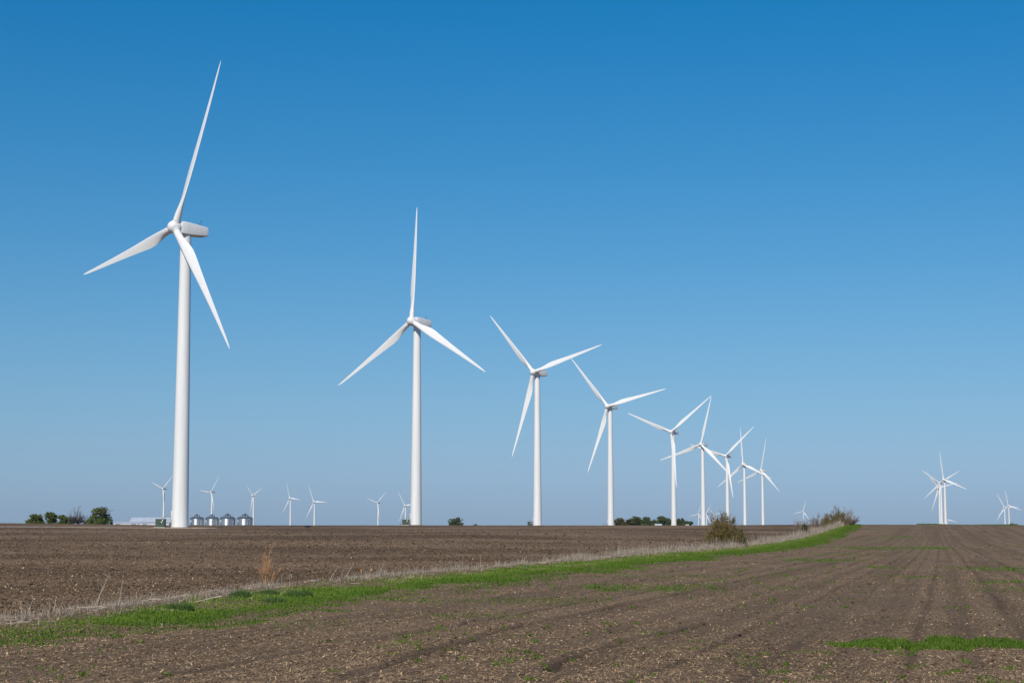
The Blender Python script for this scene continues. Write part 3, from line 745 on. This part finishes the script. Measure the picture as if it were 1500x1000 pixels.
def cedar(px, py, wpx, hpx, label, seed):
    x, y = P2G(px, py); z = Hs(x, y) - .03; mpp = y / F; h, w = hpx * mpp, wpx * mpp
    t = empty("cedar_bush", (x, y, z)); rn = np.random.default_rng(seed)
    V, Q = tubes_np([(0, 0, 0, 0, 0, h * .9, .06, .02)], 7); mesh_np("trunk", V, Q, M['bark'], t, True)
    n = 150; th = rn.uniform(0, 2 * math.pi, n); q = rn.uniform(0, 1, n) ** .8; zz = .06 * h + q * .86 * h
    rad = w * .5 * (1 - q ** 1.6 * .85) * rn.uniform(.55, 1.1, n)
    S = np.stack([0 * th, 0 * th, zz * .9, rad * np.cos(th), rad * np.sin(th), zz + .08 * h, np.full(n, .015), np.full(n, .005)], 1)
    V, Q = tubes_np(S, 3); mesh_np("branches", V, Q, M['bark'], t)
    C = []
    for s in S:
        k = rn.uniform(.35, 1.05, 46)[:, None]; C.append(s[:3] * (1 - k) + s[3:6] * k + rn.standard_normal((46, 3)) * .05 * w * (.4 + k * .5))
    leaf_cloud("foliage", np.concatenate(C), .05, M['cedar'], t, rn, aspect=.4)
    tag(t, label, "bush", "dark evergreen bushes in the fence row")
GF = "leafless shrubs in the fence row"
shrub(1060, 802.5, 58, 47, "large olive budding bush in the fence row in front of the turbine towers", 51, 'bark_orange', 'bud', stems=130, nt=12, ns=5, nb=3, group=GF, budsize=.034, dpt=3.6, tp=.7, amax=74, rr=.013, foot=7, thick=.007, low=.5)
cedar(1085, 801.5, 20, 23, "dark evergreen bush tucked against the right side of the large olive bush", 61)
cedar(1178.5, 784.5, 18, 15, "dark evergreen bush standing alone farther up the fence row", 62)
shrub(1175, 780, 30, 22, "sparse reddish shrub behind the farther evergreen bush", 52, 'bark_orange', 'bud', stems=34, nb=.35, group=GF, budsize=.04, thick=.011, amax=50)
shrub(1196, 776, 28, 23, "sparse upright shrub with orange stems right of the farther evergreen", 53, 'bark_orange', 'bud', stems=42, nb=.6, group=GF, budsize=.04, thick=.012, amax=55)
shrub(1211, 772, 20, 18, "rounded olive shrub at the left of the crest thicket", 54, 'bark', 'bud', stems=80, nb=1.3, group=GF, budsize=.07, thick=.012, amax=82)
shrub(1226, 769.5, 32, 25, "tallest olive shrub in the middle of the crest thicket", 55, 'bark', 'bud', stems=120, nb=1.5, group=GF, budsize=.07, thick=.012, amax=82, nt=10)
shrub(1246, 768.6, 27, 22, "leafless grey brown shrub at the right end of the crest thicket", 56, 'bark', None, stems=60, group=GF, thick=.018, amax=72, low=.15)
shrub(390.5, 863, 30, 60, "small orange stemmed shrub with a thick pale foot in the dry grass", 57, 'bark_orange', None, stems=9, rr=.013, thick=.0048, name="young_shrub", amax=32, nt=8, ns=4, low=.45, twig='bark_orange', foot=3)
for px, w, h, lb in ((1480.5, 4, 3.2, "tiny dark bush on the crest by the right pair of turbines, nearest them"), (1484.5, 3, 3.0, "tiny dark bush on the right crest, middle of three"), (1488.5, 3, 2.6, "tiny dark bush on the right crest, rightmost of three")):
    shrub(px, 768.9, w, h, lb, int(px), 'bark', 'leaf_brown', stems=16, nb=2, budsize=.08, thick=.012, group="tiny bushes on the right crest", name="bush", cat="bush")

# ------------------------------------------------------------------ ground cover
def sample(n, y0, y1, p, umax=.33):
    """points over the field, thinning out with distance"""
    q = rng.random(n); y = (y0 ** (1 - p) + q * (y1 ** (1 - p) - y0 ** (1 - p))) ** (1 / (1 - p))
    return rng.uniform(-umax, umax, n) * y, y
# straw and stubble
def residue():
    x, y = sample(800000, 30, 420, 1.65)
    fx = fence_x(y); left = x < fx
    g = green(x, y); tk = tracks(x, y)
    pn = .5 + .5 * vnoise(x / 3.2, y / 8, 71); pn2 = .5 + .5 * vnoise(x / 14, y / 30, 72)
    keep = rng.random(len(x)) < np.where(left, .16 + .5 * pn2 * pn, (.25 + .75 * pn) * (1 - .92 * np.clip(tk, 0, 1)) * (.55 + .45 * pn2) * (1 - .5 * bands(x, y))) * (1 - .88 * g)
    for gr in GROOVES: keep &= ~((seg_dist(x, y, gr) < .2) & (rng.random(len(x)) < .75))
    x, y, left = x[keep], y[keep], left[keep]; n = len(x)
    big = 1 + np.clip((y - 60) / 150, 0, 1.1)
    L = rng.gamma(3, .0135, n) * big + .02; w = rng.gamma(2.5, .0025, n) * big + .0025; w = np.minimum(w * np.where(left, 1.7, 1), L * np.where(left, .5, .35))
    th = rng.uniform(0, math.pi, n); tilt = np.abs(rng.standard_normal(n)) * np.where(left, .38, .24)
    z = H(x, y) + .012 + .5 * L * np.sin(tilt)
    d = np.stack([np.cos(th) * np.cos(tilt), np.sin(th) * np.cos(tilt), np.sin(tilt)], 1); s = np.stack([-np.sin(th), np.cos(th), rng.uniform(-.6, .6, n)], 1)
    V, Q = quads_np(np.stack([x, y, z], 1), d * (L / 2)[:, None], s * (w / 2)[:, None] * 1.6)
    t = np.where(left, .25 + .75 * rng.random(n) ** 1.6, rng.random(n) ** 1.8)
    o = mesh_np("crop_residue", V, Q, M['straw'], attrs={"tint": np.repeat(t, 4)})
    tag(o, "pale corn stalk litter scattered over the bare soil of both fields", "crop residue", kind="stuff")
residue()
def clods():
    x, y = sample(230000, 36, 420, 1.6, .32)
    left = x < fence_x(y) - .2
    k = (left | (rng.random(len(x)) < .16)) & (rng.random(len(x)) < .45 + .55 * (vnoise(x / 2.5, y / 4, 61) > -.2)) & (green(x, y) < .3)
    x, y, left = x[k], y[k], left[k]; n = len(x)
    r = (rng.gamma(2.2, .012, n) + .010) * np.where(left, 1, .6) * (1 + np.clip((y - 80) / 150, 0, 1.2))
    D = np.array([(1, 0, 0), (0, 1, 0), (-1, 0, 0), (0, -1, 0), (0, 0, 1), (0, 0, -.6)], float)
    J = D[None] + rng.uniform(-.35, .35, (n, 6, 3)); J[:, :, 2] *= .75
    a = rng.uniform(0, 2 * math.pi, n); ca, sa = np.cos(a)[:, None], np.sin(a)[:, None]
    JX, JY = J[:, :, 0] * ca - J[:, :, 1] * sa, J[:, :, 0] * sa + J[:, :, 1] * ca
    V = np.stack([JX, JY, J[:, :, 2]], 2) * r[:, None, None] + np.stack([x, y, H(x, y) + r * .3], 1)[:, None, :]
    T = np.array([(0, 1, 4), (1, 2, 4), (2, 3, 4), (3, 0, 4), (1, 0, 5), (2, 1, 5), (3, 2, 5), (0, 3, 5)])
    Fc = ((np.arange(n) * 6)[:, None, None] + T[None]).reshape(-1, 3)
    tag(mesh_np("soil_clods", V.reshape(-1, 3), Fc, M['clod'], attrs={"tint": np.repeat(rng.random(n), 6)}), "loose dark lumps of soil strewn over the tilled left field", "soil clods", kind="stuff")
clods()
def blades(name, x, y, h, w, mat, label, cat, lean=.5, tint=None, z=None, seed=0):
    n = len(x); z = H(x, y) if z is None else z
    th = rng.uniform(0, 2 * math.pi, n); la = np.abs(rng.standard_normal(n)) * lean; lt = rng.uniform(0, 2 * math.pi, n)
    tipo = np.stack([np.cos(lt) * np.sin(la), np.sin(lt) * np.sin(la), np.cos(la)], 1) * h[:, None]
    b = np.stack([x, y, z - .01], 1); s = np.stack([np.cos(th), np.sin(th), 0 * th], 1) * (w / 2)[:, None]
    mid = b + tipo * .55 + np.array([0, 0, .06]) * h[:, None]
    V = np.stack([b - s, b + s, mid + s * .75, mid - s * .75, b + tipo], 1).reshape(-1, 3)
    i = (np.arange(n) * 5)[:, None]; Q = i + np.array([[0, 1, 2, 3]]); T = i + np.array([[3, 2, 4]])
    t = rng.random(n) if tint is None else tint
    o = mesh_np(name, V, [Q, T], mat, attrs={"tint": np.repeat(t, 5)})
    if label: tag(o, label, cat, kind="stuff")
    return o
def grass():
    y = 38 + (rng.random(560000) ** 1.9) * 560; w = np.interp(y, SW[:, 0], SW[:, 1])
    s = rng.uniform(0, 1, len(y)) * (w + 2.5); x = fence_x(y) + s
    g = green(x, y); keep = rng.random(len(x)) < g ** 1.1 * np.clip(.75 + y / 260, .5, 1)
    x, y = x[keep], y[keep]; n = len(x); tn = .5 + .5 * vnoise(x / 1.5, y / 3, 81)
    big = 1 + np.clip((y - 60) / 150, 0, 2.5)
    h = rng.uniform(.03, .085, n) * (1 + .7 * tn) * np.minimum(big, 1.8); ww = rng.uniform(.025, .06, n) * big
    blades("grass", x, y, h, ww, M['grass'], "strip of fresh green grass running along the fence row", "grass", lean=1.0, tint=np.clip((.4 * tn + .35 * rng.random(n) + .45 * sstep(1, .15, (x - fence_x(y)) / np.interp(y, SW[:, 0], SW[:, 1]))), 0, 1))
grass()
def weeds():
    x1, y1 = sample(520000, 30, 560, 1.25)
    fx = fence_x(y1); w = np.interp(y1, SW[:, 0], SW[:, 1]); g = green(x1, y1)
    keep = (x1 > fx + w - .5) & (rng.random(len(x1)) < g * 1.1); x, y = x1[keep], y1[keep]
    # single low plants dotted over the right field
    cx, cy = sample(1500, 31, 260, 1.1); k = (cx > fence_x(cy) + np.interp(cy, SW[:, 0], SW[:, 1]) - 1) & (rng.random(1500) < .07 + .5 * (vnoise(cx / 9, cy / 16, 91) > .1)); cx, cy = cx[k], cy[k]
    per = 26; r = np.repeat(rng.gamma(2, .05, len(cx)), per)
    ax = np.repeat(cx, per) + rng.standard_normal(len(r)) * r; ay = np.repeat(cy, per) + rng.standard_normal(len(r)) * r
    cx0, cy0, hx0, hy0 = STREAK[0][:4]; ex = cx0 + hx0 * rng.uniform(-1.1, 1.1, 30000); ey = cy0 + hy0 * rng.uniform(-1.2, 1.2, 30000)
    k = rng.random(30000) < green(ex, ey) * 1.3 - .15; ex, ey = ex[k], ey[k]
    x = np.concatenate([x, ax, ex]); y = np.concatenate([y, ay, ey]); n = len(x); big = 1 + np.clip((y - 60) / 150, 0, 2.5)
    tn = .5 + .5 * vnoise(x / .9, y / 1.6, 82)
    blades("weeds", x, y, rng.uniform(.03, .10, n) * (1 + .6 * tn) * np.minimum(big, 1.5), rng.uniform(.025, .05, n) * big, M['grass'], "low green weeds in streaks and dots across the bare right field", "weeds", lean=.9, tint=np.clip(.3 * tn + .35 * rng.random(n), 0, 1))
weeds()
def dry_grass():
    n = 105000; y = 40 + rng.random(n) ** 1.5 * 560; u = np.clip(.5 + .9 * vnoise(y / 2.2, y * 0, 101), 0, 1); u2 = .5 + .5 * vnoise(y / 14, y * 0, 102)
    # thicker and taller farther up the row
    keep = rng.random(n) < (.2 + .8 * u) * np.interp(y, [40, 80, 110, 160], [.3, .42, .62, .9]); y, u, u2 = y[keep], u[keep], u2[keep]; n = len(y)
    s = rng.standard_normal(n) * np.where(y < 90, .55, .5) + .1 * vnoise(y / 2.5, y * 0, 106) * 2; x = fence_x(y) + s
    big = 1 + np.clip((y - 60) / 150, 0, 2.2)
    h = (rng.gamma(2.2, .11, n) + .05) * (.45 + .8 * u) * np.interp(y, [40, 90, 130, 220, 600], [.5, .6, 1.1, 1.9, 2.6])
    blades("dry_grass", x, y, h, rng.uniform(.008, .018, n) * big, M['dry'], "tangle of dry grey and tan grass standing along the fence row", "dry grass", lean=np.where(y < 110, .7, .5))
    # flattened stems lying at the foot
    n = 1700; y = 40 + rng.random(n) ** 1.2 * 230; x = fence_x(y) + rng.normal(.35, .5, n)
    k = rng.random(n) < .25 + .75 * (vnoise(x / 1.5, y / 4, 105) > -.05); x, y = x[k], y[k]; n = len(x)
    L = rng.gamma(3, .13, n); th = rng.uniform(0, math.pi, n); tl = np.abs(rng.normal(0, .12, n)); w = rng.uniform(.008, .02, n) * (1 + y / 200)
    d = np.stack([np.cos(th) * np.cos(tl), np.sin(th) * np.cos(tl), np.sin(tl)], 1); c = np.stack([x, y, H(x, y) + .05 + .5 * L * np.sin(tl)], 1)
    sd_ = np.stack([-np.sin(th) * .5, np.cos(th) * .5, np.full(n, .8)], 1)
    V, Q = quads_np(c, d * (L / 2)[:, None], sd_ * (w / 2)[:, None])
    tag(mesh_np("fallen_stems", V, Q, M['dry'], attrs={"tint": np.repeat(rng.random(n), 4)}), "flattened dry stems lying between grass strip and tilled field", "dry stems", kind="stuff")
dry_grass()
def crest_grass():
    n = 9000; u = rng.uniform(.236, .33, n); y = rng.uniform(596, 612, n); x = u * y
    dn = .5 + .5 * vnoise(u * 90, u * 0, 111); k = rng.random(n) < dn; x, y, dn = x[k], y[k], dn[k]
    blades("crest_grass", x, y, rng.uniform(.15, .4, len(x)) * (.4 + dn), rng.uniform(.1, .2, len(x)), M['weed'], "thin line of green growth along the crest of the right field", "grass", lean=.5)
crest_grass()

# tall dead stalks standing one by one in the fence row
def stalk(px, py, tx, ty, label, seed, tuft=0):
    x, y = P2G(px, py); z = Hs(x, y) - .02; m = y / F; rs = random.Random(seed)
    t = empty("dead_stalk", (x, y, z)); dx, h = (tx - px) * m, (py - ty) * m
    pts = [(0, 0, 0)] + [(dx * k + rs.uniform(-.01, .01), .05 * k, h * k) for k in (.35, .7, 1)]
    mb = MB(); r = .015
    for a, b in zip(pts[:-1], pts[1:]): mb.tube(a, b, r, r * .75, 5); r *= .75
    mb.build("stem", M['dry_solid'], t)
    lf = MB()
    for k in range(4 + tuft):
        q = rs.uniform(.25, 1) if k < 4 else rs.uniform(.85, 1); p = Vector((dx * q, .05 * q, h * q)); L = rs.uniform(.05, .14)
        e = p + Vector((rs.uniform(-1, 1), rs.uniform(-.6, .6), rs.uniform(.1, 1))).normalized() * L
        lf.tube(p, e, .006, .003, 4)
    lf.build("side_twigs", M['dry_solid'], t)
    tag(t, label, "dead stalk", "dead stalks in the fence row")
M['dry_solid'] = simple("dead_stalk_fibre", (.50, .42, .33), .85, 0, (.36, .30, .24), 6)
for i, (a, b, c, d, lb, tf) in enumerate([
    (31.5, 912, 29, 889, "short upright dead stalk, leftmost of the row", 0), (38, 911, 47, 884, "leaning dead stalk crossing right, second from the left", 2), (78, 906, 81, 881, "thin upright dead stalk alone, third from the left", 0),
    (137, 900, 156, 854, "tallest dead stalk, leaning right with a forked top", 8), (141, 898, 149, 866, "dead stalk leaning close beside the tallest forked one", 1), (174, 893, 178, 859, "tall straight dead stalk with a pointed top", 0),
    (199, 888, 199, 873, "short straight dead stalk right of the tall straight one", 0), (203, 886, 208, 872, "short thin dead stalk leaning slightly right", 2), (219, 884, 222, 872, "short dead stalk with a bent top, last before the green clump", 2),
    (482, 856, 496, 834, "leaning dead stalk in the grey tangle left of the orange marker", 3), (505, 853, 519, 829, "second leaning dead stalk in the grey tangle, left of the marker", 2), (552, 850, 563, 828, "leaning dead stalk right of the orange marker", 3),
    (617, 850, 620, 828, "dead stalk forming a narrow tripod left of centre", 2), (704, 836, 704, 820, "upright tan dead stalk near the middle of the fence row", 3), (237, 918, 238, 911, "tiny broken stalk standing in the green grass strip", 0)]):
    stalk(a, b, c, d, lb, 300 + i, tf)
# leafy clumps
def clump(px, py, wpx, hpx, label, seed):
    x, y = P2G(px, py); z = Hs(x, y); m = y / F; w, h = wpx * m, hpx * m; n = int(800 * max(1, w / 1.2))
    r = np.sqrt(rng.random(n)); a = rng.uniform(0, 2 * math.pi, n); lx, ly = r * np.cos(a) * w / 2, r * np.sin(a) * w * .35
    o = blades("weed_clump", lx, ly, h * rng.uniform(.55, 1.1, n) * (1.1 - .55 * r), rng.uniform(.014, .035, n), M['weed'], None, None, lean=.5, z=np.zeros(n))
    o.location = (x, y, z); tag(o, label, "weed clump", "leafy clumps along the grass strip")
for i, c in enumerate([(256, 894, 28, 14, "dark leafy clump right of the last short dead stalk"), (274, 896, 20, 15, "taller leafy clump at the right side of the leftmost dark clump"), (352, 877, 30, 14, "dark leafy clump just left of the small orange shrub"),
                       (393, 872, 34, 11, "leafy clump at the foot of the small orange shrub"), (402, 882, 38, 12, "leafy clump in front of the small orange shrub"), (432, 875, 30, 13, "leafy clump right of the orange shrub, middle one"), (447, 874, 22, 13, "rightmost leafy clump, ending the patch beside the orange shrub")]):
    clump(*c, 400 + i)
# marker stake with an orange tip, and a pale curled husk
x, y = P2G(529, 853); z = Hs(x, y); m_ = y / F
t = empty("marker_stake", (x, y, z)); MB().box((0, 0, 7 * m_ / 1), (.035, .025, 14 * m_)).build("stake", M['wood'], t); MB().box((.003, -.002, 12.5 * m_), (.055, .045, 4 * m_)).build("orange_tip", M['orange'], t)
tag(t, "little wooden stake with an orange painted tip in the dry grass", "marker stake")
x, y = P2G(426, 847); z = Hs(x, y); hk = MB(); pr = None
for k in range(9):
    a = R_(-60 + 34 * k); p = Vector((.09 * math.cos(a), 0, .13 + .1 * math.sin(a))) if k > 2 else Vector((.03 + .01 * k, 0, .05 * k))
    if pr is not None: hk.tube(pr, p, .018, .016, 6)
    pr = p
o = hk.build("corn_husk", M['dry_solid'], None, True); o.location = (x, y, z); tag(o, "pale curled corn husk lying on the tilled soil right of the orange shrub", "corn husk")

# ------------------------------------------------------------------ the air: one even box of thin haze round everything
def haze():
    g = bpy.data.objects['ground'].data; zs = np.zeros(len(g.vertices) * 3, np.float32); g.vertices.foreach_get('co', zs)
    z0 = float(zs[2::3].min()) - 1; y1 = float(zs[1::3].max()) + 60; z1 = 134.0
    me = MB().box((0, (y1 - 660) / 2, (z0 + z1) / 2), (10600, y1 + 660, z1 - z0))
    m = bpy.data.materials.new("thin_haze"); m.use_nodes = True; t = m.node_tree; t.nodes.clear()
    v = t.nodes.new("ShaderNodeVolumePrincipled"); v.inputs["Color"].default_value = (.80, .88, 1, 1); v.inputs["Density"].default_value = HAZE; v.inputs["Anisotropy"].default_value = .2
    o_ = t.nodes.new("ShaderNodeOutputMaterial"); t.links.new(v.outputs[0], o_.inputs["Volume"])
    tag(me.build("haze", m), kind="stuff")
HAZE = 1.3e-5
haze()
